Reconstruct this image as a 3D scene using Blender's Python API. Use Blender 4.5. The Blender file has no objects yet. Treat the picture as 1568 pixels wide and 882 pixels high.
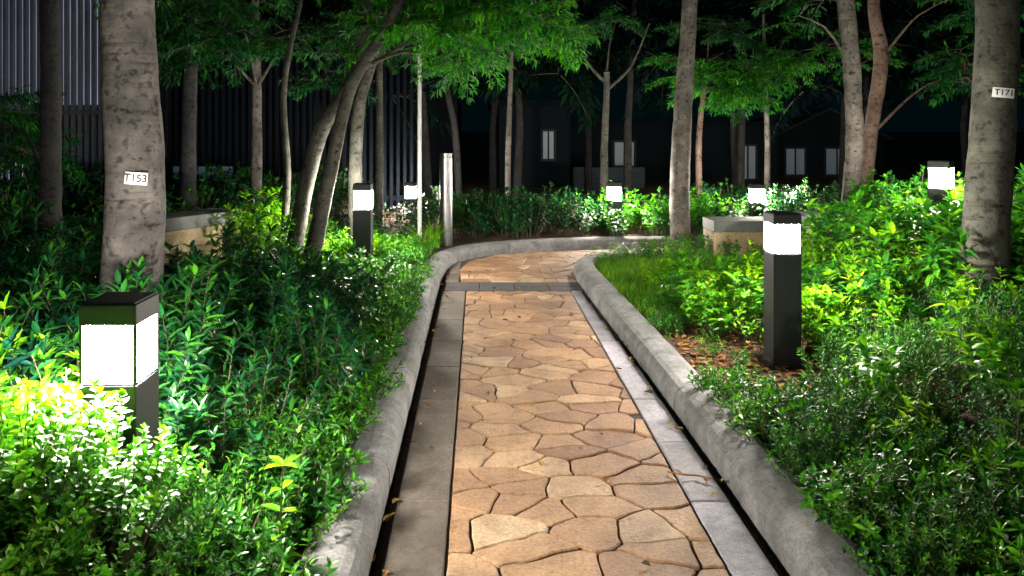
import bpy, math, random
import numpy as np
from mathutils import Vector, noise
random.seed(11); R=random.Random(11); U=R.uniform
scene=bpy.context.scene
col=scene.collection

# ---------------------------------------------------------------- helpers
def link(o,parent=None):
    col.objects.link(o)
    if parent: o.parent=parent
    return o
def empty(name,loc=(0,0,0)):
    o=bpy.data.objects.new(name,None); o.location=loc; o.empty_display_size=.2
    return link(o)
class MB:
    def __init__(s): s.v=[];s.f=[];s.m=[];s.a=[];s.cur=0.5
    def vert(s,p): s.v.append((p[0],p[1],p[2])); s.a.append(s.cur); return len(s.v)-1
    def face(s,idx,m=0): s.f.append(tuple(idx)); s.m.append(m)
    def mesh(s,name,mats,smooth=False):
        me=bpy.data.meshes.new(name); me.from_pydata(s.v,[],s.f)
        for m in mats: me.materials.append(m)
        me.polygons.foreach_set('material_index',s.m)
        if smooth: me.polygons.foreach_set('use_smooth',[True]*len(s.f))
        at=me.attributes.new('lv','FLOAT','POINT'); at.data.foreach_set('value',s.a)
        me.update(); return me
    def box(s,x0,x1,y0,y1,z0,z1,m=0):
        i=[s.vert(p) for p in ((x0,y0,z0),(x1,y0,z0),(x1,y1,z0),(x0,y1,z0),(x0,y0,z1),(x1,y0,z1),(x1,y1,z1),(x0,y1,z1))]
        for q in ((3,2,1,0),(4,5,6,7),(0,1,5,4),(1,2,6,5),(2,3,7,6),(3,0,4,7)): s.face([i[k] for k in q],m)
    def tube(s,pts,rads,n=5,m=0,rough=0,cap=True):
        rings=[]
        for k,(p,r) in enumerate(zip(pts,rads)):
            p=Vector(p)
            a=Vector(pts[max(0,k-1)]);b=Vector(pts[min(len(pts)-1,k+1)])
            t=(b-a); t=t.normalized() if t.length>1e-6 else Vector((0,0,1))
            ref=Vector((1,0,0)) if abs(t.x)<.9 else Vector((0,1,0))
            u=t.cross(ref).normalized(); w=t.cross(u)
            ring=[]
            for j in range(n):
                an=2*math.pi*j/n
                d=u*math.cos(an)+w*math.sin(an)
                rr=r
                if rough: rr=r*(1+rough*noise.noise((p+d*r)*5.0)+rough*.4*noise.noise((p+d*r)*20.0))
                ring.append(s.vert(p+d*rr))
            rings.append(ring)
        for a,b in zip(rings,rings[1:]):
            for j in range(n): s.face((a[j],b[j],b[(j+1)%n],a[(j+1)%n]),m)
        if cap: s.face(rings[-1],m); s.face(rings[0][::-1],m)
def ss(a): a=max(0,min(1,a)); return a*a*(3-2*a)
def catmull(pts,step=.12):
    P=[Vector(p) for p in pts]; P=[P[0]*2-P[1]]+P+[P[-1]*2-P[-2]]
    out=[]
    for i in range(1,len(P)-2):
        L=(P[i+1].to_3d()-P[i].to_3d()).length; n=max(2,int(L/step))
        for k in range(n):
            t=k/n
            out.append(.5*((2*P[i])+(P[i+1]-P[i-1])*t+(2*P[i-1]-5*P[i]+4*P[i+1]-P[i+2])*t*t+(3*P[i]-P[i-1]-3*P[i+1]+P[i+2])*t**3))
    out.append(P[-2]); return out

# ---------------------------------------------------------------- materials
def newmat(name):
    m=bpy.data.materials.new(name); m.use_nodes=True; nt=m.node_tree
    b=nt.nodes['Principled BSDF']; return m,nt,b
def N(nt,t,**k):
    n=nt.nodes.new(t)
    for a,v in k.items(): setattr(n,a,v)
    return n
def ramp(nt,src,stops):
    r=N(nt,'ShaderNodeValToRGB'); e=r.color_ramp.elements
    while len(e)<len(stops): e.new(.5)
    for el,(p,c) in zip(e,stops): el.position=p; el.color=(*c,1)
    nt.links.new(src,r.inputs[0]); return r.outputs[0]
def noisetex(nt,scale,detail=6,rough=.6,vec=None,dist=0):
    n=N(nt,'ShaderNodeTexNoise'); n.inputs['Scale'].default_value=scale; n.inputs['Detail'].default_value=detail
    n.inputs['Roughness'].default_value=rough; n.inputs['Distortion'].default_value=dist
    if vec: nt.links.new(vec,n.inputs['Vector'])
    return n.outputs[0]
def mapping(nt,scale):
    tc=N(nt,'ShaderNodeTexCoord'); mp=N(nt,'ShaderNodeMapping'); mp.inputs['Scale'].default_value=scale
    nt.links.new(tc.outputs['Object'],mp.inputs[0]); return mp.outputs[0]
def mix(nt,f,a,b,mode='MIX'):
    m=N(nt,'ShaderNodeMix',data_type='RGBA',blend_type=mode)
    for s,v in ((0,f),(6,a),(7,b)):
        if isinstance(v,(int,float)): m.inputs[s].default_value=v
        elif isinstance(v,tuple): m.inputs[s].default_value=(*v,1)
        else: nt.links.new(v,m.inputs[s])
    return m.outputs[2]
def bump(nt,b,h,st,dist=.02):
    n=N(nt,'ShaderNodeBump'); n.inputs['Strength'].default_value=st; n.inputs['Distance'].default_value=dist
    nt.links.new(h,n.inputs['Height']); nt.links.new(n.outputs[0],b.inputs['Normal'])
def attr(nt,name='lv'):
    a=N(nt,'ShaderNodeAttribute'); a.attribute_name=name; return a.outputs['Fac']

def leafmat(name,dark,mid,light,rough=.38,trans=.25,spec=.3):
    m,nt,b=newmat(name)
    c=ramp(nt,attr(nt),[(0,dark),(.55,mid),(1,light)])
    oi=N(nt,'ShaderNodeObjectInfo')
    v=ramp(nt,oi.outputs['Random'],[(0,(.35,.55,.85)),(.5,(.9,.95,.95)),(1,(1.5,1.25,.7))])
    c2=mix(nt,1.0,c,v,'MULTIPLY')
    nt.links.new(c2,b.inputs['Base Color']); b.inputs['Roughness'].default_value=rough
    b.inputs['Specular IOR Level'].default_value=spec
    if trans>0:
        tr=N(nt,'ShaderNodeBsdfTranslucent'); tc=mix(nt,1.0,c2,(1.6,1.7,.4),'MULTIPLY'); nt.links.new(tc,tr.inputs[0])
        ms=N(nt,'ShaderNodeMixShader'); ms.inputs[0].default_value=trans
        nt.links.new(b.outputs[0],ms.inputs[1]); nt.links.new(tr.outputs[0],ms.inputs[2])
        nt.links.new(ms.outputs[0],nt.nodes['Material Output'].inputs[0])
    return m
leaf_dark=leafmat('leaf_dark_green',(.002,.022,.011),(.007,.058,.015),(.034,.15,.012),.33,0,.3)
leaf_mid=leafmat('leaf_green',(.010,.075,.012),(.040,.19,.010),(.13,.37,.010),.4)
leaf_box=leafmat('leaf_small_glossy',(.025,.13,.012),(.08,.29,.015),(.20,.46,.04),.36,.2,.4)
leaf_lime=leafmat('leaf_lime',(.04,.17,.006),(.13,.35,.006),(.28,.50,.010),.42,.3)
leaf_fine=leafmat('leaf_feathery',(.007,.055,.014),(.026,.13,.013),(.075,.24,.012),.6,0,.12)
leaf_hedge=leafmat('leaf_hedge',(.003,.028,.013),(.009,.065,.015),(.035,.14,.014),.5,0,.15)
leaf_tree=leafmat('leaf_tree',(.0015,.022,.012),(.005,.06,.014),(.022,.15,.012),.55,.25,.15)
leaf_treel=leafmat('leaf_tree_lamplit',(.006,.06,.012),(.022,.16,.010),(.07,.32,.010),.5,.3,.15)  # brighter copy of leaf_tree, lamplight on the crowns put into the colour
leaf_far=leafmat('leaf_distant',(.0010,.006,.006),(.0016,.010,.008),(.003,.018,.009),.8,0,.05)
grass_m=leafmat('grass_blades',(.05,.17,.01),(.11,.29,.010),(.20,.38,.02),.5,.2)
m,nt,b=newmat('stem_bark'); b.inputs['Base Color'].default_value=(.05,.04,.02,1); b.inputs['Roughness'].default_value=.8; stem_m=m

def barkmat(name,c0,c1,c2):
    m,nt,b=newmat(name)
    v=mapping(nt,(1,1,1)); n1=noisetex(nt,5,8,.65,v); n2=noisetex(nt,1,5,.6,mapping(nt,(2.5,2.5,30)))
    n3=noisetex(nt,22,4,.6,v); n4=noisetex(nt,9,4,.6,mapping(nt,(1,1,1.6)))
    c=ramp(nt,n1,[(.3,c0),(.5,c1),(.68,c2)])
    rg=ramp(nt,n2,[(.30,(.3,.28,.27)),(.40,(1,1,1)),(.7,(1.1,1.1,1.1))])
    sp=ramp(nt,n3,[(.36,(.3,.28,.25)),(.46,(1,1,1))])
    kn=ramp(nt,n4,[(.32,(.12,.11,.10)),(.39,(1,1,1))])
    c=mix(nt,.7,c,rg,'MULTIPLY'); c=mix(nt,.8,c,sp,'MULTIPLY'); c=mix(nt,.9,c,kn,'MULTIPLY')
    nt.links.new(c,b.inputs['Base Color']); b.inputs['Roughness'].default_value=.9; b.inputs['Specular IOR Level'].default_value=.2
    h=mix(nt,.5,n2,n3); bump(nt,b,h,.7,.025); return m
bark_big=barkmat('bark_smooth_grey',(.028,.027,.027),(.066,.060,.058),(.115,.105,.10))
bark_pale=barkmat('bark_pale',(.038,.036,.033),(.09,.082,.073),(.155,.14,.125))
bark_grey=barkmat('bark_grey',(.022,.025,.02),(.048,.048,.04),(.085,.083,.068))
bark_dark=barkmat('bark_dark',(.010,.010,.012),(.018,.018,.018),(.028,.027,.027))
bark_red=barkmat('bark_reddish',(.045,.028,.022),(.09,.06,.046),(.13,.09,.07))

def stonemat():
    m,nt,b=newmat('flagstone'); v=mapping(nt,(1,1,1))
    base=ramp(nt,attr(nt),[(0,(.27,.145,.08)),(.35,(.37,.215,.115)),(.7,(.46,.28,.15)),(1,(.55,.40,.25))])
    n1=noisetex(nt,9,8,.7,v); n2=noisetex(nt,70,5,.7,v); n3=noisetex(nt,2.2,4,.6,v)
    c=mix(nt,1.0,base,ramp(nt,n1,[(.25,(.5,.42,.4)),(.5,(1,1,1)),(.75,(1.15,1.12,1.08))]),'MULTIPLY')
    c=mix(nt,.85,c,ramp(nt,n2,[(.3,(.5,.45,.45)),(.55,(1,1,1)),(.8,(1.3,1.3,1.25))]),'MULTIPLY')
    c=mix(nt,.8,c,ramp(nt,n3,[(.35,(.5,.45,.45)),(.6,(1,1,1))]),'MULTIPLY')
    nt.links.new(c,b.inputs['Base Color']); b.inputs['Roughness'].default_value=.64
    bump(nt,b,mix(nt,.45,n1,n2),.8,.016); return m
stone_m=stonemat()
def rough(name,cA,cB,scale=30,bs=.4,r=.85,useattr=False,dirt=.6):
    m,nt,b=newmat(name); v=mapping(nt,(1,1,1)); n1=noisetex(nt,scale,7,.7,v); n2=noisetex(nt,3,6,.65,v); n3=noisetex(nt,scale*5,3,.6,v)
    c=ramp(nt,n1,[(.3,cA),(.7,cB)])
    c=mix(nt,dirt,c,ramp(nt,n2,[(.35,(.35,.35,.33)),(.6,(1,1,1))]),'MULTIPLY')
    if useattr: c=mix(nt,1.0,c,ramp(nt,attr(nt),[(0,(.75,.74,.72)),(1,(1.15,1.15,1.15))]),'MULTIPLY')
    c=mix(nt,.6,c,ramp(nt,n3,[(.35,(.5,.5,.5)),(.6,(1,1,1))]),'MULTIPLY')
    nt.links.new(c,b.inputs['Base Color']); b.inputs['Roughness'].default_value=r
    bump(nt,b,mix(nt,.5,n1,n3),bs,.012); return m
mortar_m=rough('path_mortar',(.03,.021,.014),(.085,.06,.04),60)
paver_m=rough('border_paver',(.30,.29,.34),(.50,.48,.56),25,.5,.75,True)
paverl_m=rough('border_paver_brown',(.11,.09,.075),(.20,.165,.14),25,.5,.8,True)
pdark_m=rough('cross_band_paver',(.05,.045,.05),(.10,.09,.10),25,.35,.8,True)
kerb_m=rough('kerb_concrete',(.17,.17,.175),(.34,.34,.36),16,.5,.85,True,.75)
soil_m=rough('soil_mulch',(.03,.016,.009),(.15,.075,.035),28,1.0,.95)
granite_m=rough('granite',(.26,.19,.11),(.5,.39,.22),45,.4,.8)
cap_m=rough('granite_cap',(.07,.08,.08),(.13,.14,.14),40,.3,.7)
def flat(name,c,r=.5,metal=0,var=.25,spec=.5):
    m,nt,b=newmat(name); n=noisetex(nt,12,5,.6,mapping(nt,(1,1,1)))
    c2=mix(nt,1.0,(c[0],c[1],c[2]),ramp(nt,n,[(.3,(1-var,)*3),(.7,(1+var*.3,)*3)]),'MULTIPLY')
    nt.links.new(c2,b.inputs['Base Color']); b.inputs['Roughness'].default_value=r; b.inputs['Metallic'].default_value=metal; b.inputs['Specular IOR Level'].default_value=spec; return m
black_m=flat('black_painted_metal',(.006,.008,.011),.5,0,.25,.35)
steel_m=flat('stainless_steel',(.22,.22,.23),.35,.9)
pole_m=flat('pole_grey_paint',(.3,.3,.3),.4)
label_m=flat('label_white',(.6,.6,.62),.5,0,.1)
ink_m=flat('label_ink',(.01,.01,.01),.5)
slat_m=flat('facade_slats',(.12,.13,.17),.6)
wall_m=flat('facade_wall',(.006,.008,.011),.9,0,.25,.1)
fence_m=flat('dark_fence',(.003,.005,.009),.8,0,.25,.08)
house_m=flat('house_render',(.006,.011,.014),.9,0,.25,.1)
roof_m=flat('roof_tiles',(.005,.007,.009),.9,0,.25,.1)
trim_m=flat('painted_trim',(.018,.027,.034),.7,0,.25,.2)
def emis(name,c,s):
    m,nt,b=newmat(name); b.inputs['Base Color'].default_value=(.3,.3,.3,1); b.inputs['Emission Color'].default_value=(*c,1); b.inputs['Emission Strength'].default_value=s; return m
glass_m=emis('lamp_diffuser',(1,.92,.79),800)
win_m=emis('lit_window',(.10,.5,.8),.035)
winw_m=emis('lit_window_white',(.75,.85,1),.7)
def facade_glow():  # emission for an added panel that brightens the slatted facade
    m,nt,b=newmat('facade_added_glow'); n=noisetex(nt,.5,4,.6,mapping(nt,(1,1,.6)))
    c=ramp(nt,n,[(.3,(.04,.045,.06)),(.7,(.24,.25,.34))]); nt.links.new(c,b.inputs['Emission Color']); b.inputs['Emission Strength'].default_value=1.9
    b.inputs['Base Color'].default_value=(.05,.05,.06,1); return m
glowpanel_m=facade_glow()

# ---------------------------------------------------------------- ground
leftin=[(-.37,-4),(-.37,0),(-.37,4),(-.37,7.2),(-.36,8.0),(-.30,8.6),(-.12,9.1),(.25,9.45),(.8,9.7),(1.6,9.88),(3,9.98),(6,10.05)]
rightin=[(1.06,-4),(1.06,0),(1.06,3),(1.04,5),(.99,7),(.97,7.9),(1.02,8.4),(1.2,8.75),(1.6,8.92),(3,9.0),(6,9.07)]
def interp(pts,v,i=0,j=1):
    return float(np.interp(v,[p[i] for p in pts],[p[j] for p in pts]))
def inpath(x,y):
    if y<8.3: return -.48<x<interp(rightin,y,1,0)+.11
    fk=interp([(-.48,8.0),(-.40,8.65),(-.2,9.2),(.2,9.56),(.8,9.81),(1.6,9.99),(3,10.09),(6,10.16)],x)
    nk=interp([(1.09,8.2),(1.14,8.38),(1.27,8.65),(1.6,8.81),(3,8.89),(6,8.96)],x)
    if x<-.48 or x>6.0: return False
    if x<1.09: return y<fk
    return nk<y<fk
def terr(x,y):
    if x<.3:
        d=-.62-x
        m=.2*ss(d/.7)+.05*ss((d-1)/2)
        if x>-1.7 and y>5: m*=1-.7*ss((y-5)/1.0)
    else:
        m=.28*ss((x-2.1)/1.3)+.22*ss((x-3.1)/1.5)*ss((y-4.2)/1.5)*(1-ss((y-8.5)/2))
        if y<4.3: m=.30*ss((x-1.75)/1.2)
        if y>6.5: m*=1-.6*ss((y-6.5)/1.5)*(1-ss((x-3.0)/.8))
        if y>9: m*=.3
    return .055+m+.02*noise.noise(Vector((x*2,y*2,0)))
def gz(x,y): return -.045 if inpath(x,y) else terr(x,y)
xs=np.concatenate([[-220,-80,-40,-25,-17],np.arange(-12,-3,.3),np.arange(-3,4.5,.07),np.arange(4.5,12,.3),[14,20,35,70,220]])
ys=np.concatenate([[-220,-60,-20,-8,-5],np.arange(-4,0,.3),np.arange(0,11,.08),np.arange(11,18,.4),[20,26,40,80,220]])
g=MB(); nx,ny=len(xs),len(ys)
for y in ys:
    for x in xs: g.vert((x,y,gz(x,y) if y>-4.1 else terr(x,y)))
for j in range(ny-1):
    for i in range(nx-1):
        a=j*nx+i; g.face((a,a+1,a+nx+1,a+nx))
link(bpy.data.objects.new('ground',g.mesh('ground',[soil_m],True)))

# ---------------------------------------------------------------- path
path=empty('garden_path')
mb=MB()
i=[mb.vert(p) for p in ((-.32,-4,-.013),(1.0,-4,-.013),(1.0,8.0,-.013),(-.32,8.0,-.013))]; mb.face(i)
i=[mb.vert(p) for p in ((-.36,8.0,-.014),(1.1,8.0,-.014),(2.2,8.8,-.014),(6,8.9,-.014),(6,10.1,-.014),(1.6,9.95,-.014),(.2,9.55,-.014),(-.3,9.0,-.014))]; mb.face(i)
link(bpy.data.objects.new('mortar_bed',mb.mesh('mortar_bed',[mortar_m])),path)
def clip(poly,p,n):
    out=[]
    for k in range(len(poly)):
        a=poly[k]; b=poly[(k+1)%len(poly)]
        da=(a[0]-p[0])*n[0]+(a[1]-p[1])*n[1]; db=(b[0]-p[0])*n[0]+(b[1]-p[1])*n[1]
        if da<=0: out.append(a)
        if (da<0<db) or (db<0<da):
            t=da/(da-db); out.append((a[0]+(b[0]-a[0])*t,a[1]+(b[1]-a[1])*t))
    return out
def flagstones(mb,bound,x0,x1,y0,y1):
    pts=[]; y=y0-.3
    AX=.76
    while y<y1+.3:
        x=x0-.35+U(0,.3)
        while x<x1+.3:
            pts.append((x+U(-.09,.09),y+U(-.10,.10))); x+=.245*U(.55,1.45)
        y+=.175
    for k,p in enumerate(pts):
        poly=list(bound)
        for j,q in enumerate(pts):
            if j==k: continue
            dx,dy=(q[0]-p[0])*AX,q[1]-p[1]
            L=math.hypot(dx,dy)
            if L>.9 or L<1e-4: continue
            nn=(dx*AX,dy); nl=math.hypot(*nn); n=(nn[0]/nl,nn[1]/nl); g=.0040
            poly=clip(poly,((p[0]+q[0])/2-n[0]*g,(p[1]+q[1])/2-n[1]*g),n)
            if len(poly)<3: break
        if len(poly)<3: continue
        fine=[]
        for a,b2 in zip(poly,poly[1:]+poly[:1]):
            L=math.hypot(b2[0]-a[0],b2[1]-a[1]); n=max(1,int(L/.025))
            for t in range(n): fine.append((a[0]+(b2[0]-a[0])*t/n,a[1]+(b2[1]-a[1])*t/n))
        ch=[]
        for a,b2 in zip(fine,fine[1:]+fine[:1]): ch+= [(a[0]*.8+b2[0]*.2,a[1]*.8+b2[1]*.2),(a[0]*.2+b2[0]*.8,a[1]*.2+b2[1]*.8)]
        cx=sum(a[0] for a in ch)/len(ch); cy=sum(a[1] for a in ch)/len(ch)
        if max(math.hypot(a[0]-cx,a[1]-cy) for a in ch)<.04: continue
        mb.cur=min(1,max(0,R.gauss(.5,.27))); tx,ty=U(-.02,.02),U(-.02,.02); zz=U(-.003,.003)
        r=[[],[],[]]
        for a in ch:
            w=noise.noise(Vector((a[0]*11,a[1]*11,5.3)))*.011+noise.noise(Vector((a[0]*40,a[1]*40,k)))*.006
            d=math.hypot(a[0]-cx,a[1]-cy)+1e-6; ux,uy=(a[0]-cx)/d,(a[1]-cy)/d
            sx=noise.noise(Vector((a[0]*9,a[1]*9,1.3)))*.02; sy=noise.noise(Vector((a[0]*9,a[1]*9,8.1)))*.02
            ed=1 if -.1<a[0]<.84 else 0
            for ri,(ins,z) in enumerate(((0,-.02),(.001,-.005),(.007,0))):
                X=a[0]-ux*(ins-w*.3)+sx*ed; Y=a[1]-uy*(ins-w*.3)+sy
                r[ri].append(mb.vert((X,Y,z+(zz+(X-cx)*tx+(Y-cy)*ty if ri else 0))))
        n=len(ch)
        for A,B in ((r[0],r[1]),(r[1],r[2])):
            for j in range(n): mb.face((A[j],A[(j+1)%n],B[(j+1)%n],B[j]))
        mb.face(r[2])
mb=MB(); flagstones(mb,[(-.105,-4),(.845,-4),(.845,7.3),(-.105,7.3)],-.1,.85,-4,7.3)
flagstones(mb,[(-.16,7.72),(.9,7.72),(1.3,8.3),(3,8.8),(3,9.9),(1.6,9.8),(.7,9.6),(.2,9.35),(-.1,8.95),(-.2,8.4)],-.2,3,7.7,9.9)
link(bpy.data.objects.new('flagstones',mb.mesh('flagstones',[stone_m])),path)
def slab(mb,x0,x1,y0,y1,z=0):
    mb.cur=U(0,1); c=.005; z+=U(-.002,.002)
    a=[mb.vert(p) for p in ((x0,y0,-.03),(x1,y0,-.03),(x1,y1,-.03),(x0,y1,-.03))]
    b=[mb.vert(p) for p in ((x0,y0,z-c),(x1,y0,z-c),(x1,y1,z-c),(x0,y1,z-c))]
    d=[mb.vert(p) for p in ((x0+c,y0+c,z),(x1-c,y0+c,z),(x1-c,y1-c,z),(x0+c,y1-c,z))]
    for P,Q in ((a,b),(b,d)):
        for j in range(4): mb.face((P[j],P[(j+1)%4],Q[(j+1)%4],Q[j]))
    mb.face(d)
ml=MB(); mr=MB()
for (m_,x0,x1) in ((ml,-.325,-.116),(mr,.856,1.01)):
    y=-4
    while y<7.3:
        L=.6; slab(m_,x0,min(x1,interp(rightin,y+L,1,0)-.035) if x1>.5 else x1,y,min(y+L,7.3)-.004); y+=L
y=7.72
for k in range(3):
    slab(ml,-.32+.02*k,-.19,y,y+.4,0); y+=.405
slab(mr,.915,.96,7.72,8.2)
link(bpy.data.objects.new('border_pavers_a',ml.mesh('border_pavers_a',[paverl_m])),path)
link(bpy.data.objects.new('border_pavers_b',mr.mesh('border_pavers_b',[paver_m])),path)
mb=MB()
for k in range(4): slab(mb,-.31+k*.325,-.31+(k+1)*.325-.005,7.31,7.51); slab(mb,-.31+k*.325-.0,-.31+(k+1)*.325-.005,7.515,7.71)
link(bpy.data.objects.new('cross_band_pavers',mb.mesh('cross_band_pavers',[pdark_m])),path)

def kerb(name,line,side):
    pts=catmull([(x,y,0) for x,y in line],.06)
    d=[0]
    for a,b2 in zip(pts,pts[1:]): d.append(d[-1]+(b2-a).length)
    def at(s):
        s=max(0,min(d[-1]-1e-4,s)); k=int(np.searchsorted(d,s,side='right'))-1
        t=(s-d[k])/(d[k+1]-d[k]); return pts[k].lerp(pts[k+1],t), (pts[k+1]-pts[k]).normalized()
    prof=[(0,-.08),(0.002,.05),(.012,.080),(.032,.101),(.06,.114),(.10,.121),(.16,.122),(.19,.115),(.205,.098),(.21,.06),(.21,-.02)]
    mb=MB(); s=0; L=.92
    while s<d[-1]-.05:
        mb.cur=U(0,1); e=min(s+L,d[-1]); n=16; rings=[]; jz=U(-.003,.003); jx=U(-.002,.002)
        for k in range(n+1):
            q=s+.002+(e-s-.004)*k/n; p,t=at(q); o=Vector((t.y,-t.x,0))*side
            ed=.003 if k in(0,n) else 0
            ring=[]
            for (a,z) in prof:
                P=p+o*(a+jx+(ed if a<.1 else -ed)); w=.002*noise.noise(Vector((P.x*5,P.y*5,z*9+a*9)))+.001*noise.noise(Vector((P.x*30,P.y*30,a*30)))
                ring.append(mb.vert((P.x+o.x*w,P.y+o.y*w,z+jz-ed*(z>0)+w)))
            rings.append(ring)
        for A,B in zip(rings,rings[1:]):
            for j in range(len(prof)-1):
                f=(A[j],A[j+1],B[j+1],B[j]); mb.face(f if side<0 else f[::-1])
        mb.face(rings[0]); mb.face(rings[-1][::-1]); s=e
    return link(bpy.data.objects.new(name,mb.mesh(name,[kerb_m])))
kerb('stone_kerb',leftin,-1); kerb('stone_kerb',rightin,1)

# ---------------------------------------------------------------- bollards
BOL=[(-1.096,2.44,.98),(1.866,4.885,.98),(-1.09,7.55,.97),(-1.03,12.2,.66),(1.80,10.5,.78),(3.75,10.7,.74),(5.15,13.1,.50),(4.07,7.0,1.21),(1.866,-.25,.98)]
def bollard(x,y,ztop,rot=0,zb=-.02):
    e=empty('bollard_light',(x,y,0)); e.rotation_euler[2]=rot
    h=.085; zg0=ztop-.24; zg1=ztop-.068
    def part(n,fn,mat,bev=.003):
        m=MB(); fn(m); o=bpy.data.objects.new(n,m.mesh(n,[mat])); link(o,e)
        if bev:
            md=o.modifiers.new('b','BEVEL'); md.width=bev; md.segments=2
    part('post_body',lambda m:(m.box(-h,h,-h,h,zb,zg0-.006),m.box(-h-.004,h+.004,-h-.004,h+.004,zb,zb+.10)),black_m)
    part('collar',lambda m:m.box(-h+.003,h-.003,-h+.003,h-.003,zg0-.008,zg0),black_m,.001)
    part('cap',lambda m:(m.box(-h,h,-h,h,zg1,ztop-.006),m.box(-h+.006,h-.006,-h+.006,h-.006,ztop-.0065,ztop)),black_m)
    def posts(m):
        w=.009
        for sx in(-1,1):
            for sy in(-1,1):
                cx,cy=sx*(h-w/2-.001),sy*(h-w/2-.001); m.box(cx-w/2,cx+w/2,cy-w/2,cy+w/2,zg0-.001,zg1+.001)
    part('corner_posts',posts,black_m,0)
    g=h-.007
    def gl(m):
        i=[m.vert(p) for p in((-g,-g,zg0),(g,-g,zg0),(g,g,zg0),(-g,g,zg0),(-g,-g,zg1),(g,-g,zg1),(g,g,zg1),(-g,g,zg1))]
        for q in ((0,1,5,4),(1,2,6,5),(2,3,7,6),(3,0,4,7)): m.face([i[k] for k in q])
    part('lamp_glass',gl,glass_m,0)
for k,(x,y,z) in enumerate(BOL): bollard(x,y,z,math.radians(45) if k==7 else 0,.3 if k==7 else -.02)

# ---------------------------------------------------------------- foliage sources
def leaf(mb,b,d,up,L,W,droop=.15,fold=.12,m=0,simple=False):
    d=d.normalized(); s=d.cross(up)
    if s.length<1e-3: s=d.cross(Vector((1,0,0)))
    s.normalize(); n=s.cross(d)
    mb.cur=min(1,max(0,R.gauss(.5,.27)))
    def P(t,w,f=0): return mb.vert(b+d*(L*t)+s*(W*w)+n*(W*f-droop*L*t*t))
    if simple:
        mb.face((P(0,-.15),P(.45,-.5),P(1,0),P(.45,.5)),m); return
    a=P(0,0);c=P(.5,0,0);t=P(1,0)
    l1=P(.22,-.40,fold);l2=P(.62,-.42,fold)
    r1=P(.22,.40,fold);r2=P(.62,.42,fold)
    mb.face((a,c,l2,l1),m); mb.face((c,t,l2),m); mb.face((a,r1,r2,c),m); mb.face((c,r2,t),m)
Z=Vector((0,0,1))
def shrub(name,mat,nst,h,spread,L,W,nper,start=.3,el=(.1,.8),simple=False,droop=.2,stemr=.003,tip=5):
    mb=MB()
    for s in range(nst):
        a=U(0,6.283); rr=spread*math.sqrt(U(0,1)); b0=Vector((math.cos(a)*rr*.35,math.sin(a)*rr*.35,0))
        tp=Vector((math.cos(a)*rr,math.sin(a)*rr,h*U(.6,1.05)*(1-.35*(rr/spread)**2)))
        cp=b0.lerp(tp,.5)+Vector((U(-.03,.03),U(-.03,.03),h*.08))
        cur=[b0.lerp(cp,t).lerp(cp.lerp(tp,t),t) for t in [k/5 for k in range(6)]]
        mb.cur=.5; mb.tube(cur[::1 if not simple else 5],[stemr*(1-.13*k) for k in range(6 if not simple else 2)],3,1,cap=False)
        az=U(0,6.28)
        for k in range(nper):
            t=start+(1-start)*(k/max(1,nper-1))**.85
            q=t*5; i=min(4,int(q)); p=cur[i].lerp(cur[i+1],q-i); tan=(cur[i+1]-cur[i]).normalized()
            az+=2.4
            o=Vector((math.cos(az),math.sin(az),0)); o=(o-tan*o.dot(tan)).normalized(); e=U(*el)
            d=o*math.cos(e)+tan*math.sin(e)
            leaf(mb,p,d,tan if tan.z>.2 else Z,L*U(.65,1.15),W*U(.75,1.15),droop*U(.2,1.6),simple=simple)
        for k in range(tip):
            an=k*6.283/max(1,tip)+az; o=Vector((math.cos(an),math.sin(an),0)); e=U(.4,1.2)
            leaf(mb,cur[-1],o*math.cos(e)+Z*math.sin(e),Z,L*U(.6,1.0),W*U(.7,1),droop,simple=simple)
    return mb.mesh(name,[mat,stem_m])
def grass(name,mat,n,h,spread,W,arch=.5):
    mb=MB()
    for k in range(n):
        a=U(0,6.28); rr=spread*math.sqrt(U(0,1)); b=Vector((math.cos(a)*rr,math.sin(a)*rr,0)); a2=U(0,6.28); H=h*U(.5,1.1); ar=arch*U(.3,1.2)
        mb.cur=U(0,1); o=Vector((math.cos(a2),math.sin(a2),0)); s=Vector((-o.y,o.x,0))*W/2; pr=None
        for j in range(4):
            t=j/3; c=b+o*(ar*H*t*t)+Z*(H*(t-.25*ar*t*t*t)); w=(1-t**1.5)*1.0+.03
            q=(mb.vert(c-s*w),mb.vert(c+s*w))
            if pr: mb.face((pr[0],pr[1],q[1],q[0]))
            pr=q
    return mb.mesh(name,[mat])
def fern(name,mat,nf,Lf,ll=.05):
    mb=MB()
    for k in range(nf):
        a=U(0,6.28); o=Vector((math.cos(a),math.sin(a),0)); L=Lf*U(.7,1.1); e=U(.7,1.3)
        pts=[o*(L*t*math.cos(e)+L*.25*t*t)+Z*(L*math.sin(e)*t-L*.45*t*t*t) for t in [j/16 for j in range(17)]]
        mb.cur=.5; mb.tube(pts[::2],[.002]*9,3,1,cap=False)
        s=Vector((-o.y,o.x,0))
        for j in range(2,17):
            t=j/16; l=ll*math.sin(math.pi*min(1,t*.9+.12))+.008
            for sg in(-1,1): leaf(mb,pts[j],s*sg+(pts[j]-pts[j-1]).normalized()*.5,Z,l*U(.8,1.15),l*.28,.2,simple=True)
    return mb.mesh(name,[mat,stem_m])
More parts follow.
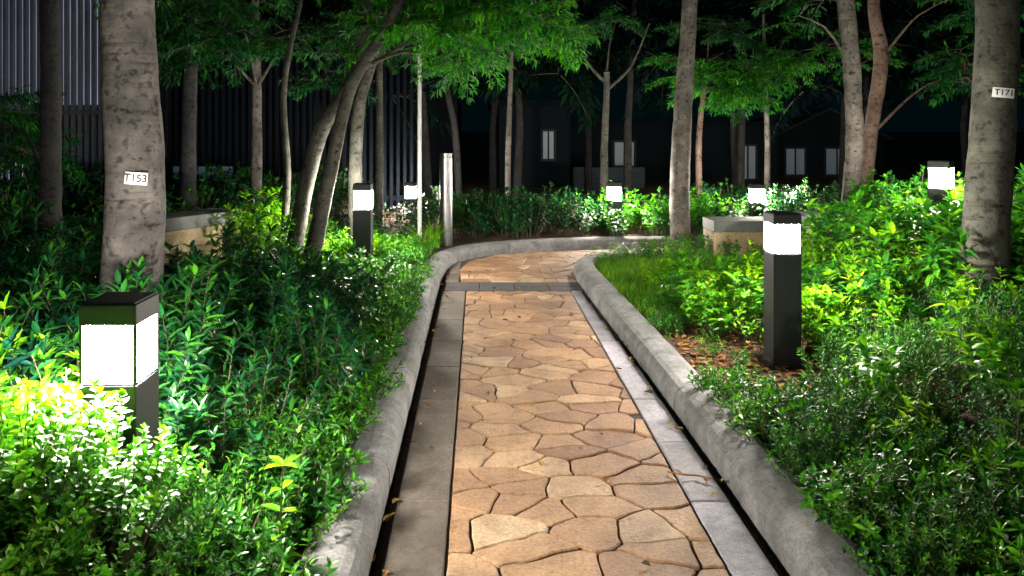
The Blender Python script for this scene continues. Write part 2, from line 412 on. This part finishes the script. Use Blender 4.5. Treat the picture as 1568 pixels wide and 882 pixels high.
def spray(name,mat,L=.5,ll=.085,lw=.022,simple=False,per=5):
    mb=MB()
    for q in range(3):
        a=q*2.1+U(-.4,.4); o=Vector((math.cos(a),math.sin(a),U(-.1,.35))).normalized()
        pts=[o*(L*t)-Z*(L*.3*t*t) for t in [j/8 for j in range(9)]]
        mb.cur=.5; mb.tube(pts[::2],[.005,.0045,.004,.003,.002],3,1,cap=False)
        for j in range(2,9):
            for sg in(-1,1):
                s=Vector((-o.y,o.x,0))*sg; tw=L*.36*U(.5,1)*(1-j/13)
                d=(s*.8+o*.8+Z*U(-.3,.3)).normalized(); e=pts[j]+d*tw
                for k in range(per):
                    p=pts[j].lerp(e,(k+1)/per); dd=(d+Vector((U(-.9,.9),U(-.9,.9),U(-1.0,.15)))).normalized()
                    leaf(mb,p,dd,Z,ll*U(.6,1.2),lw*U(.7,1.2),.25,simple=simple)
    return mb.mesh(name,[mat,stem_m])
SRC={}
def src(key,meshes):
    c=bpy.data.collections.new('src_'+key)
    for k,me in enumerate(meshes):
        c.objects.link(bpy.data.objects.new('%s_variant_%d'%(key,k),me))
    SRC[key]=(c,len(meshes))
src('lance',[shrub('lance%d'%k,leaf_dark,12,.5,.24,.08,.024,16) for k in range(3)])
src('lancelime',[shrub('lancel%d'%k,leaf_lime,10,.5,.24,.08,.030,13) for k in range(2)])
src('small',[shrub('small%d'%k,leaf_box,30,.34,.2,.027,.019,20,.35,(.0,.9),droop=.1,tip=3) for k in range(3)])
src('feather',[shrub('feather%d'%k,leaf_fine,18,.30,.2,.034,.008,30,.2,(.3,1.0),simple=True,droop=.1,stemr=.0018,tip=3) for k in range(3)])
src('broad',[shrub('broad%d'%k,leaf_mid,8,.5,.22,.13,.048,10,.35,(0,.7),droop=.35) for k in range(3)])
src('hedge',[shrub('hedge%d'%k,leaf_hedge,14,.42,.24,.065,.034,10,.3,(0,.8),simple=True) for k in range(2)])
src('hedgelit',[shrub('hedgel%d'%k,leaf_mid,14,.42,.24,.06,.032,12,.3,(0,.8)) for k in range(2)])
src('grass',[grass('grass%d'%k,grass_m,60,.075,.1,.006,.8) for k in range(2)])
src('tallgrass',[grass('tgrass%d'%k,leaf_lime,90,.45,.06,.010,1.3) for k in range(2)])
src('fern',[fern('fern%d'%k,leaf_lime,16,.42) for k in range(2)])
src('fernd',[fern('fernd%d'%k,leaf_mid,14,.42) for k in range(2)])
src('spray',[spray('spray%d'%k,leaf_tree) for k in range(3)])
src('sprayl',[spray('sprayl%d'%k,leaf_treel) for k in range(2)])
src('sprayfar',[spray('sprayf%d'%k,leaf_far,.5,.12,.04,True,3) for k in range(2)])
src('cover',[shrub('cover%d'%k,leaf_mid,13,.15,.14,.030,.011,12,.2,(0,.9),tip=3) for k in range(2)])

def ngroup(c):
    g=bpy.data.node_groups.new('scatter','GeometryNodeTree')
    g.interface.new_socket('Geometry',in_out='INPUT',socket_type='NodeSocketGeometry')
    g.interface.new_socket('Geometry',in_out='OUTPUT',socket_type='NodeSocketGeometry')
    i=g.nodes.new('NodeGroupInput'); o=g.nodes.new('NodeGroupOutput'); ip=g.nodes.new('GeometryNodeInstanceOnPoints')
    ci=g.nodes.new('GeometryNodeCollectionInfo'); ci.inputs['Collection'].default_value=c
    ci.inputs['Separate Children'].default_value=True; ci.inputs['Reset Children'].default_value=True
    g.links.new(i.outputs[0],ip.inputs['Points']); g.links.new(ci.outputs[0],ip.inputs['Instance'])
    ip.inputs['Pick Instance'].default_value=True
    for nm,ty,so in(('idx','INT','Instance Index'),('rot','FLOAT_VECTOR','Rotation'),('scl','FLOAT_VECTOR','Scale')):
        n=g.nodes.new('GeometryNodeInputNamedAttribute'); n.data_type=ty; n.inputs[0].default_value=nm
        g.links.new(n.outputs[0],ip.inputs[so])
    g.links.new(ip.outputs[0],o.inputs[0]); return g
GR={k:ngroup(c) for k,(c,n) in SRC.items()}
def scatter(name,key,items,parent=None):
    me=bpy.data.meshes.new(name); me.from_pydata([i[:3] for i in items],[],[])
    a=me.attributes.new('idx','INT','POINT'); a.data.foreach_set('value',[R.randrange(SRC[key][1]) for _ in items])
    a=me.attributes.new('rot','FLOAT_VECTOR','POINT'); a.data.foreach_set('vector',[v for i in items for v in (i[5],i[6],i[4])])
    a=me.attributes.new('scl','FLOAT_VECTOR','POINT'); a.data.foreach_set('vector',[v for i in items for v in (i[3],i[3],i[3]*U(.85,1.15))])
    o=bpy.data.objects.new(name,me); link(o,parent); md=o.modifiers.new('scatter','NODES'); md.node_group=GR[key]; return o
def nb(px,py,r=.17): return not any(math.hypot(px-b[0],py-b[1])<r for b in BOL)
def area(x0,x1,y0,y1,sp,s=(.8,1.2),cond=None,dz=0,dens=1,tilt=.2,sf=None):
    it=[]; y=y0
    while y<y1:
        x=x0
        while x<x1:
            px,py=x+U(-.5,.5)*sp,y+U(-.5,.5)*sp
            if U(0,1)<dens and not inpath(px,py) and nb(px,py) and (cond is None or cond(px,py)):
                f=sf(px,py) if sf else 1
                it.append((px,py,terr(px,py)+(dz(px,py) if callable(dz) else dz),U(*s)*f,U(0,6.28),U(-tilt,tilt),U(-tilt,tilt)))
            x+=sp
        y+=sp
    return it
# left bed
scatter('foreground_shrub','small',area(-2.7,-.74,1.0,2.33,.145,(.85,1.2),None,lambda x,y:.17-.25*ss((x+1.05)/.35)-.14*ss((2.05-y)/.5)+(.06 if y>1.95 and -1.7<x<-.9 else 0),tilt=.35))
wallgap=lambda x,y: not(-3.0<x<-1.75 and y>5.3)
scatter('leafy_shrub','lance',area(-4.2,-.72,2.8,7.0,.235,(.75,1.25),lambda x,y:wallgap(x,y) and (x<-.85 or y>3.3) and not(x>-1.3 and y>6.7),sf=lambda x,y:(1-.38*ss((y-5.2)/.8)*ss((x+1.8)/.2))*(1+.35*noise.noise(Vector((x*1.7,y*1.7,4)))),tilt=.35))
scatter('grassy_ground_cover','feather',area(-1.35,-.66,1.3,3.6,.16,(.6,1.0),lambda x,y:x>-.95-.4*(y>2.4)))
scatter('kerbside_plants','cover',area(-.80,-.56,1.0,8.6,.09,(1.0,1.9),dens=.85))
scatter('kerbside_plants','cover',area(-1.7,-.8,5.6,9.0,.15,(1.2,2.0),wallgap))
scatter('lime_shrub','lancelime',area(-1.7,-.75,6.1,8.6,.28,(.5,.75),lambda x,y:not(abs(x+1.09)<.3 and y<7.7))+area(-2.3,-1.7,7.4,8.3,.3,(1.0,1.3))+area(-2.2,-1.15,2.45,3.1,.28,(.7,1.0))+area(-3.4,-1.35,2.0,2.6,.34,(.8,1.0)))
scatter('fern_bed','fernd',area(-4.6,-2.2,2.6,5.2,.42,(1.0,1.5)))
scatter('rear_shrub','hedge',area(-6.5,-.65,8.8,12.6,.42,(1.0,1.5),sf=lambda x,y:.62 if x>-1.9 else 1)+area(-7,-4.2,5,9,.48,(1,1.5)))
# right bed
scatter('feathery_ground_cover','feather',area(1.36,3.9,.9,4.55,.17,(.6,1.1),lambda x,y:not(x<2.05 and y>4.1),sf=lambda x,y:1+.4*noise.noise(Vector((x*2.2,y*2.2,9))),tilt=.4)+area(2.12,3.2,4.4,5.1,.18,(.8,1.1)))
scatter('kerbside_plants','cover',area(1.30,1.95,.7,4.1,.12,(.9,1.8),dens=.7)+area(1.33,1.7,4.1,6.4,.14,(.5,1.1),dens=.42))
scatter('broadleaf_shrub','broad',area(2.15,4.8,4.85,7.0,.30,(.85,1.2),sf=lambda x,y:.72 if x<2.9 else 1)+area(1.6,2.15,5.4,6.7,.28,(.6,.9))+area(2.2,3.9,2.4,4.6,.42,(.5,.85)))
scatter('broadleaf_shrub','lancelime',area(2.15,4.0,4.85,6.8,.40,(.75,1.0))+area(1.6,2.3,5.5,6.8,.4,(.5,.7))+area(2.0,3.2,2.8,4.6,.6,(.45,.7)))
scatter('lawn_grass','grass',area(1.28,2.9,5.9,9.0,.072,(.8,1.5),lambda x,y:x<1.75+(y-6)*.4))
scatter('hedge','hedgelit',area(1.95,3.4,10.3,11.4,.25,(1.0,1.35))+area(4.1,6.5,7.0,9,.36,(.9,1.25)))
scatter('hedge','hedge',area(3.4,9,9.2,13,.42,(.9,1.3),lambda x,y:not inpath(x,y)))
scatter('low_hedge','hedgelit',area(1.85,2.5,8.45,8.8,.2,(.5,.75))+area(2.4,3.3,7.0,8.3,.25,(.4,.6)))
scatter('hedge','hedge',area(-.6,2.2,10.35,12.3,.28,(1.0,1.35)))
scatter('fern','fern',[(x,y,terr(x,y),s,U(0,6),0,0) for x,y,s in ((1.42,8.55,1.0),(1.65,8.62,.95),(1.35,8.3,.7),(1.85,8.6,.8),(1.95,4.15,.45))])
scatter('ornamental_grass','tallgrass',[(-.62,8.9,.1,.95,0,0,0),(-.5,9.25,.1,.9,2,0,0),(-.75,8.5,.1,.7,1,0,0)])
def sapling(name,x,y,h,L,W):
    mb=MB(); base=Vector((x,y,terr(x,y))); top=base+Vector((.02,0,h)); mb.tube([base,top],[.004,.002],5,1)
    for k in range(5):
        t=.3+.7*k/4
        for w in range(2 if k<4 else 4):
            an=k*1.4+w*(3.14 if k<4 else 1.57); o=Vector((math.cos(an),math.sin(an),.25+.2*t))
            leaf(mb,base.lerp(top,t),o,Z,L*(.9-.25*(k%2)),W,.25)
    link(bpy.data.objects.new(name,mb.mesh(name,[leaf_lime,stem_m])))
sapling('sapling',-.62,2.45,.40,.08,.036); sapling('sapling',2.02,3.0,.42,.12,.05); sapling('sapling',2.35,3.9,.4,.13,.055); sapling('sapling',1.75,5.5,.4,.13,.05)

def litter(name,pts,Lr,mats):
    mb=MB()
    for (x,y,z) in pts:
        a=U(0,6.28); leaf(mb,Vector((x,y,z+.006)),Vector((math.cos(a),math.sin(a),U(-.02,.15))),Z,U(*Lr),U(.015,.035),U(-.2,.1),.3,R.randrange(len(mats)))
    link(bpy.data.objects.new(name,mb.mesh(name,mats)))
dry_m=flat('dry_leaf',(.26,.12,.04),.8,0,.25,.1); dry2_m=flat('dry_leaf_yellow',(.32,.21,.055),.8,0,.25,.1)
litter('fallen_leaves',[(U(-.3,1.0),U(2,9),0) for _ in range(40)]+[(U(-.36,-.25),U(2,9),0) for _ in range(24)]+[(U(.93,1.04),U(2,9),0) for _ in range(24)],(.025,.06),[dry_m,dry2_m,stem_m])
litter('leaf_litter',[(x,y,terr(x,y)) for x,y in [(U(1.3,2.6),U(2.6,6.6)) for _ in range(2200)]],(.03,.07),[dry_m,stem_m,dry_m,dry2_m])
mb=MB(); tw=[Vector((.82,3.44,.012)),Vector((.87,3.39,.022)),Vector((.93,3.40,.014)),Vector((.99,3.36,.02))]
mb.tube(tw,[.003,.004,.004,.002],5,0); leaf(mb,tw[1],Vector((-.6,.6,.3)),Z,.05,.022); leaf(mb,tw[2],Vector((.6,-.6,.1)),Z,.05,.022)
link(bpy.data.objects.new('fallen_twig',mb.mesh('fallen_twig',[dry_m])))

# ---------------------------------------------------------------- trees
def tree(name,stems,bark,crowns=(),rough_=.08,tilt=.5,key='spray'):
    e=empty(name); mb=MB()
    for st in stems:
        P=catmull([p[:3] for p in st],.06); rs=np.interp(np.linspace(0,1,len(P)),np.linspace(0,1,len(st)),[p[3] for p in st])
        rings=[1+.03*max(0,noise.noise(Vector((st[0][0]*9,0,q.z*7))))+.012*noise.noise(Vector((st[0][0]*5,3,q.z*30))) for q in P]
        mb.tube(P,[r*k for k,r in zip(rings,rs)],20 if st[0][3]>.05 else 9,0,rough_)
    its=[]
    for ci,(c,rad,n) in enumerate(crowns):
        c=Vector(c); st=stems[ci%len(stems)]
        a=min(st,key=lambda p:(Vector(p[:3])-c).length+ (0 if p[2]<c.z else .6)); A=Vector(a[:3]); r0=min(a[3]*.5,.022)
        mid=A.lerp(c,.5)+Vector((0,0,.15)); bp=catmull([A,mid,c],.15); mb.tube(bp,list(np.linspace(r0,.006,len(bp))),7,0)
        cl=[Vector([R.gauss(0,.5) for _ in range(3)]) for _ in range(max(3,n//7))]
        for k in range(n):
            q=cl[k%len(cl)]+Vector([R.gauss(0,.18) for _ in range(3)])
            if q.length>1.15: q=q.normalized()*1.1
            p=c+Vector((q.x*rad[0],q.y*rad[1],q.z*rad[2])); its.append((*p,U(.65,1.15),U(0,6.28),U(-tilt,tilt),U(-tilt,tilt)))
        for q in cl:
            p=c+Vector((q.x*rad[0],q.y*rad[1],q.z*rad[2])); mb.tube([c,c.lerp(p,.5)+Vector((0,0,.06)),p],[.008,.006,.004],5,0)
    link(bpy.data.objects.new('trunk',mb.mesh('trunk',[bark],True)),e)
    if its: scatter('foliage',key,its,e)
    return e
def label(x,y,z,w,h,rz,ry,txt,parent):
    o=empty('tag',(x,y,z)); o.parent=parent; o.rotation_euler=(0,ry,rz)
    mb=MB(); n=6; rad=.15
    for k in range(n+1):
        t=(k/n-.5)*w; yy=rad-math.sqrt(rad*rad-t*t); mb.vert((t,yy,-h/2)); mb.vert((t,yy,h/2))
    for k in range(n): mb.face((2*k,2*k+2,2*k+3,2*k+1))
    link(bpy.data.objects.new('card',mb.mesh('card',[label_m])),o)
    cu=bpy.data.curves.new('txt','FONT'); cu.body=txt; cu.size=h*.85; cu.align_x='CENTER'; cu.align_y='CENTER'; cu.extrude=.0005; cu.offset=.0008
    to=bpy.data.objects.new('number',cu); to.location=(0,-.004,0); to.rotation_euler=(math.pi/2,0,0); cu.materials.append(ink_m); link(to,o)
t=tree('tree',[[(-1.76,4,.0,.165),(-1.74,4,.7,.145),(-1.72,4,1.25,.137),(-1.75,4.0,1.8,.122),(-1.76,4.02,2.4,.115),(-1.7,4.1,3.6,.09),(-1.7,4.2,4.6,.06)]],bark_big,
  [((-2.2,3.6,4.4),(1.2,1.2,.7),24),((-1.1,4.8,4.6),(1.2,1.2,.7),24)],.04)
label(-1.655,3.85,1.252,.105,.06,math.radians(12),math.radians(5),'T153',t)
t=tree('tree',[[(3.17,5,.0,.15),(3.18,5,.7,.13),(3.23,5,1.5,.122),(3.26,5,2.2,.115),(3.3,5.1,3.4,.09),(3.3,5.1,4.6,.06)]],bark_grey,
  [((3.8,4.6,3.9),(1.0,1.2,.7),24),((2.9,5.8,4.4),(1.2,1.2,.7),24),((4.3,6.0,2.9),(.5,.5,.3),8)],.04)
label(3.205,4.852,1.71,.12,.06,math.radians(-14),math.radians(6),'T171',t)
tree('tree',[[(2.55,10,.0,.13),(2.53,10,.65,.12),(2.58,10.05,1.6,.105),(2.68,10.1,3.0,.09),(2.75,10.2,4.6,.05)]],bark_pale,[((2.3,10.4,4.8),(1.3,1.2,.6),20)])
tree('tree',[[(4.25,9,.0,.12),(4.22,9,.6,.10),(4.26,9,1.4,.092),(4.22,9,2.2,.095),(4.2,9.1,3.2,.08),(4.3,9.1,4.4,.05)]],bark_pale,[((4.0,8.9,4.2),(1.0,1.0,.6),18),((3.75,9.3,2.8),(.4,.4,.3),4)],.12)
tree('tree',[[(4.55,9.4,.0,.09),(4.55,9.4,.5,.08),(4.63,9.4,1.4,.078),(4.78,9.45,2.3,.085),(4.72,9.5,3.0,.06),(4.8,9.5,4.0,.04)]],bark_red,
  [((5.5,9.2,3.0),(.8,.7,.6),24),((5.0,9.6,3.8),(.9,.9,.5),18),((6.0,9.8,2.2),(.5,.5,.4),12)])
tree('tree',[[(2.07,13,.0,.08),(2.06,13,1.0,.065),(2.1,13,2.1,.055),(2.1,13,2.4,.05)],[(2.1,13,2.1,.03),(2.5,13,2.5,.02),(2.8,13,3.2,.012)],[(2.1,13,2.2,.03),(1.75,13,2.6,.02),(1.3,13.2,3.4,.012)]],bark_grey,
  [((2.2,13,3.0),(.8,.7,.25),7)])
tree('tree',[[(.5,13,.0,.05),(.49,13,1.0,.045),(.55,13.1,2.6,.035),(.6,13,4,.02)]],bark_pale,[((.2,13.2,3.1),(.7,.7,.4),10)])
tree('leaning_tree',[
 [(-1.62,7.0,.0,.085),(-1.47,7.0,.35,.075),(-1.3,7.0,1.1,.062),(-1.12,7.0,1.85,.055),(-.85,7.0,2.3,.05),(-.68,7.0,2.65,.045),(-.5,7.1,3.4,.03)],
 [(-1.75,7.3,.0,.085),(-1.58,7.3,.95,.075),(-1.42,7.3,1.5,.07),(-1.1,7.2,2.0,.06),(-1.0,7.2,2.7,.05),(-.95,7.2,3.5,.03)],
 [(-1.25,8.3,.0,.08),(-1.28,8.3,.9,.075),(-1.24,8.3,1.7,.065),(-1.08,8.3,2.3,.055),(-.9,8.3,3.2,.04)],
 [(-1.9,7.6,.0,.04),(-1.82,7.6,1.0,.035),(-1.85,7.6,1.9,.03),(-1.65,7.6,2.9,.02)]],bark_grey,
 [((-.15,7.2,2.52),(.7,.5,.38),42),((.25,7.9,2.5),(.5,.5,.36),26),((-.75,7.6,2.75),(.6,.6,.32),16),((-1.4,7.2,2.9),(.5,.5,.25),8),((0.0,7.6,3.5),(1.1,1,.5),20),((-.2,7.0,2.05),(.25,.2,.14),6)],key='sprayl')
tree('tree',[[(-2.8,10,.0,.075),(-2.78,10,1.0,.068),(-2.78,10,2.0,.06),(-2.8,10,3.0,.05),(-2.8,10,4.0,.03)]],bark_pale,
 [((-2.6,8.6,2.7),(.8,.6,.45),28),((-2.0,9.2,2.5),(.6,.5,.5),22),((-3.4,9.2,2.5),(.7,.6,.5),22),((-2.8,9.8,3.8),(1.2,1,.5),20)])
tree('tree',[[(-3.2,6,.0,.085),(-3.22,6,1,.075),(-3.22,6,2.0,.07),(-3.25,6,3.2,.06),(-3.3,6,4.2,.04)]],bark_dark,
 [((-3.9,6.6,1.55),(.5,.4,.25),26),((-3.2,6.2,2.9),(.7,.7,.3),14)])
tree('tree',[[(-3.28,9,.0,.1),(-3.28,9,1.2,.09),(-3.25,9,2.4,.08),(-3.2,9,4,.05)]],bark_dark,[((-3.4,9.3,3.6),(1,1,.6),16)])
tree('tree',[[(-1.38,11,.0,.06),(-1.36,11,1.3,.052),(-1.36,11,2.5,.045),(-1.3,11,4,.02)]],bark_grey,[((-1.4,11,2.9),(.8,.7,.4),20),((-.5,11.2,3.0),(.6,.6,.4),12)])
tree('tree',[[(4.35,12,.0,.05),(4.36,12,1.2,.042),(4.34,12,2.0,.035),(4.3,12,3.2,.02)]],bark_pale,
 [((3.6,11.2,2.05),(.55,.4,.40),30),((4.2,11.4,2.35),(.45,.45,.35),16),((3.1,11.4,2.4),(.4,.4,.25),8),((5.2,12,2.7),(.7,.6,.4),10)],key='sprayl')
tree('tree',[[(3.35,12,.0,.05),(3.33,12,1.3,.045),(3.45,12,2.4,.03)]],bark_red,[((3.6,12.3,3.1),(.8,.7,.3),8)])
tree('tree',[[(-.32,14,0,.06),(-.4,14,1.4,.06),(-.55,14,2.2,.05),(-.7,14,3.4,.03)]],bark_dark,[((-.6,14,3.0),(1,.8,.5),16)])
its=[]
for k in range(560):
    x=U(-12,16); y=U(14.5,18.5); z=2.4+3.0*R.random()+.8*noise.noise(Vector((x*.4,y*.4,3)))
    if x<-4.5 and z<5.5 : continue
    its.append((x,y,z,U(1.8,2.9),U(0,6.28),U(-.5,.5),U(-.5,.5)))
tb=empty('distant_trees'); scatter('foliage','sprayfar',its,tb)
mb=MB()
for k in range(16):
    x=U(-4,14);y=U(14.5,18); mb.tube([(x,y,0),(x+U(-.1,.1),y,1.5),(x+U(-.3,.3),y,4.5)],[.09,.07,.03],8,0)
link(bpy.data.objects.new('trunks',mb.mesh('trunks',[bark_dark])),tb)

# ---------------------------------------------------------------- street furniture / masonry
mb=MB(); mb.tube([(-.66,9,.0),(-.66,9,5.2)],[.024,.02],16,0); mb.tube([(-.66,9,.0),(-.66,9,.22)],[.032,.032],16,0); mb.box(-.72,-.60,8.94,9.06,.05,.075); mb.box(-.675,-.645,8.93,8.98,.1,.19)
link(bpy.data.objects.new('metal_pole',mb.mesh('metal_pole',[pole_m])))
mb=MB(); mb.tube([(-.39,9.75,0),(-.39,9.75,1.13),(-.39,9.75,1.14),(-.39,9.75,1.165)],[.078,.078,.072,.072],28,0); mb.tube([(-.39,9.75,1.164),(-.39,9.75,1.18)],[.08,.08],28,0)
link(bpy.data.objects.new('steel_post',mb.mesh('steel_post',[steel_m])))
def bench(name,L,D,z1,loc,rz,cap=.12):
    e=empty(name,loc); e.rotation_euler[2]=rz
    def prt(n,bx,mat):
        m=MB(); [m.box(*b2) for b2 in bx]; o=bpy.data.objects.new(n,m.mesh(n,[mat])); link(o,e); md=o.modifiers.new('b','BEVEL'); md.width=.008; md.segments=2
    n=max(1,int(L/.6)); w=L/n
    prt('wall_blocks',[(k*w+.003,(k+1)*w-.003,.02,D-.02,0,z1-cap) for k in range(n)],granite_m)
    n2=max(1,int(L/.9)); w=L/n2
    prt('cap_slabs',[(k*w+.002,(k+1)*w-.002,0,D,z1-cap+.002,z1) for k in range(n2)],cap_m)
bench('stone_planter_wall',.78,.44,.51,(2.49,8.4,0),0)
bench('stone_planter_wall',1.0,.42,.70,(-2.78,6.85,0),math.radians(60))
bench('stone_planter_wall',.85,.35,.62,(3.0,8.0,0),0,.14)

e=empty('slatted_building')
mb=MB(); x=-14.0
while x<-5.55: mb.box(x,x+.055,14.0,14.10,.55,7.5); x+=.12
link(bpy.data.objects.new('slats',mb.mesh('slats',[slat_m])),e)
mb=MB(); mb.box(-14,-5.5,14.25,20,0,7.6)
link(bpy.data.objects.new('walls',mb.mesh('walls',[wall_m])),e)
mb=MB(); mb.box(-13.9,-5.7,14.2,14.24,1.9,7.4)  # added glowing panel behind the slats, lifts the facade from within
link(bpy.data.objects.new('glazing',mb.mesh('glazing',[glowpanel_m])),e)
mb=MB(); mb.box(-14,-5.52,13.98,14.24,.40,.54); mb.box(-14,-5.52,13.97,14.24,1.72,1.80); mb.box(-5.60,-5.5,13.96,14.2,0,7.6)
link(bpy.data.objects.new('rails',mb.mesh('rails',[cap_m])),e)
mb=MB(); mb.box(-8.9,-8.1,14.2,14.24,.25,.95)
link(bpy.data.objects.new('window',mb.mesh('window',[winw_m])),e)
e=empty('slat_fence')
mb=MB(); x=-5.4
while x<-.9: mb.box(x,x+.05,13.0,13.05,0,3.3); x+=.11
mb.box(-5.4,-.9,13.06,13.1,.3,.38); mb.box(-5.4,-.9,13.06,13.1,3.0,3.08)
link(bpy.data.objects.new('slats',mb.mesh('slats',[fence_m])),e)
e=empty('office_building')
mb=MB(); mb.box(-5.4,-.5,19,24,0,7)
link(bpy.data.objects.new('walls',mb.mesh('walls',[wall_m])),e)
mb=MB(); mb.box(-4.95,-4.0,12.94,12.98,.62,.86)
link(bpy.data.objects.new('window',mb.mesh('window',[win_m])),e)
def house(name,x0,x1,y0,y1,eave,ridge,wins,gable=True,lap=False):
    e=empty(name); mb=MB(); mb.box(x0,x1,y0,y1,-.2,eave)
    if gable:
        mx=(x0+x1)/2; i=[mb.vert(p) for p in((x0,y0,eave),(x1,y0,eave),(mx,y0,ridge),(x0,y1,eave),(x1,y1,eave),(mx,y1,ridge))]
        mb.face((i[0],i[1],i[2])); mb.face((i[3],i[5],i[4]))
    if lap:
        z=-.1
        while z<eave-.1: mb.box(x0-.01,x1+.01,y0-.02,y0-.002,z,z+.08); z+=.1
    link(bpy.data.objects.new('walls',mb.mesh('walls',[house_m])),e)
    mb=MB()
    if gable:
        for s in(-1,1):
            xe=mx+s*((x1-x0)/2+.15); dz=-.1
            a=[mb.vert(p) for p in((xe,y0-.2,eave+dz),(mx,y0-.2,ridge+.02),(mx,y1+.1,ridge+.02),(xe,y1+.1,eave+dz),(xe,y0-.2,eave+dz+.07),(mx,y0-.2,ridge+.09),(mx,y1+.1,ridge+.09),(xe,y1+.1,eave+dz+.07))]
            for q in((3,2,1,0),(4,5,6,7),(0,1,5,4),(1,2,6,5),(2,3,7,6),(3,0,4,7)): mb.face([a[k] for k in q])
    else: mb.box(x0-.2,x1+.2,y0-.25,y1,eave+.002,eave+.14)
    link(bpy.data.objects.new('roof',mb.mesh('roof',[trim_m if gable else roof_m])),e)
    mb=MB(); fr=MB()
    for (a,b2,c,d) in wins:
        mb.box(a,b2,y0-.03,y0-.021,c,d)
        for bx in((a-.06,a,c-.06,d+.06),(b2,b2+.06,c-.06,d+.06),(a,b2,d,d+.06),(a,b2,c-.06,c),((a+b2)/2-.02,(a+b2)/2+.02,c,d)): fr.box(bx[0],bx[1],y0-.05,y0-.022,bx[2],bx[3])
    link(bpy.data.objects.new('windows',mb.mesh('windows',[win_m])),e); link(bpy.data.objects.new('window_frames',fr.mesh('window_frames',[trim_m])),e)
house('garden_house',8.1,11.2,22,26,1.25,1.95,[(8.5,9.0,.2,.9),(9.6,10.2,.2,.9)])
house('low_house',2.3,7.9,21,26,1.5,1.5,[(3.6,4.1,.5,1.1),(6.9,7.3,.1,1.0)],False,True)
house('low_house',.5,2.2,19,24,2.0,2.0,[(1.55,1.8,.75,1.4)],False,False)
mb=MB()
for k in range(6): mb.box(2.15,3.75,17.9,17.95,k*.1,k*.1+.085)
mb.box(2.15,3.75,17.96,18.1,0,.6); link(bpy.data.objects.new('low_wall',mb.mesh('low_wall',[trim_m])))

# ---------------------------------------------------------------- lights / world / camera
w=bpy.data.worlds.new('World'); scene.world=w; w.use_nodes=True
nt=w.node_tree; bg=nt.nodes['Background']; bg.inputs[0].default_value=(.08,.62,.80,1); bg.inputs[1].default_value=.005
s=bpy.data.lights.new('fill_sun','SUN'); s.energy=.04; s.angle=math.radians(10); s.color=(.35,.85,1.0)  # added weak cool fill lamp for facade and trunks, no moon known
so=bpy.data.objects.new('fill_sun',s); so.rotation_euler=(math.radians(52),0,math.radians(-20)); link(so)
cd=bpy.data.cameras.new('camera'); cd.lens=28.0; cd.sensor_width=36; cd.clip_end=600; cd.clip_start=.05
cd.shift_x=.0332; cd.shift_y=-.157
co=bpy.data.objects.new('camera',cd); co.location=(0,0,1.5); co.rotation_euler=(math.pi/2,0,0); link(co); scene.camera=co
scene.view_settings.view_transform='Standard'; scene.view_settings.look='None'; scene.view_settings.exposure=0
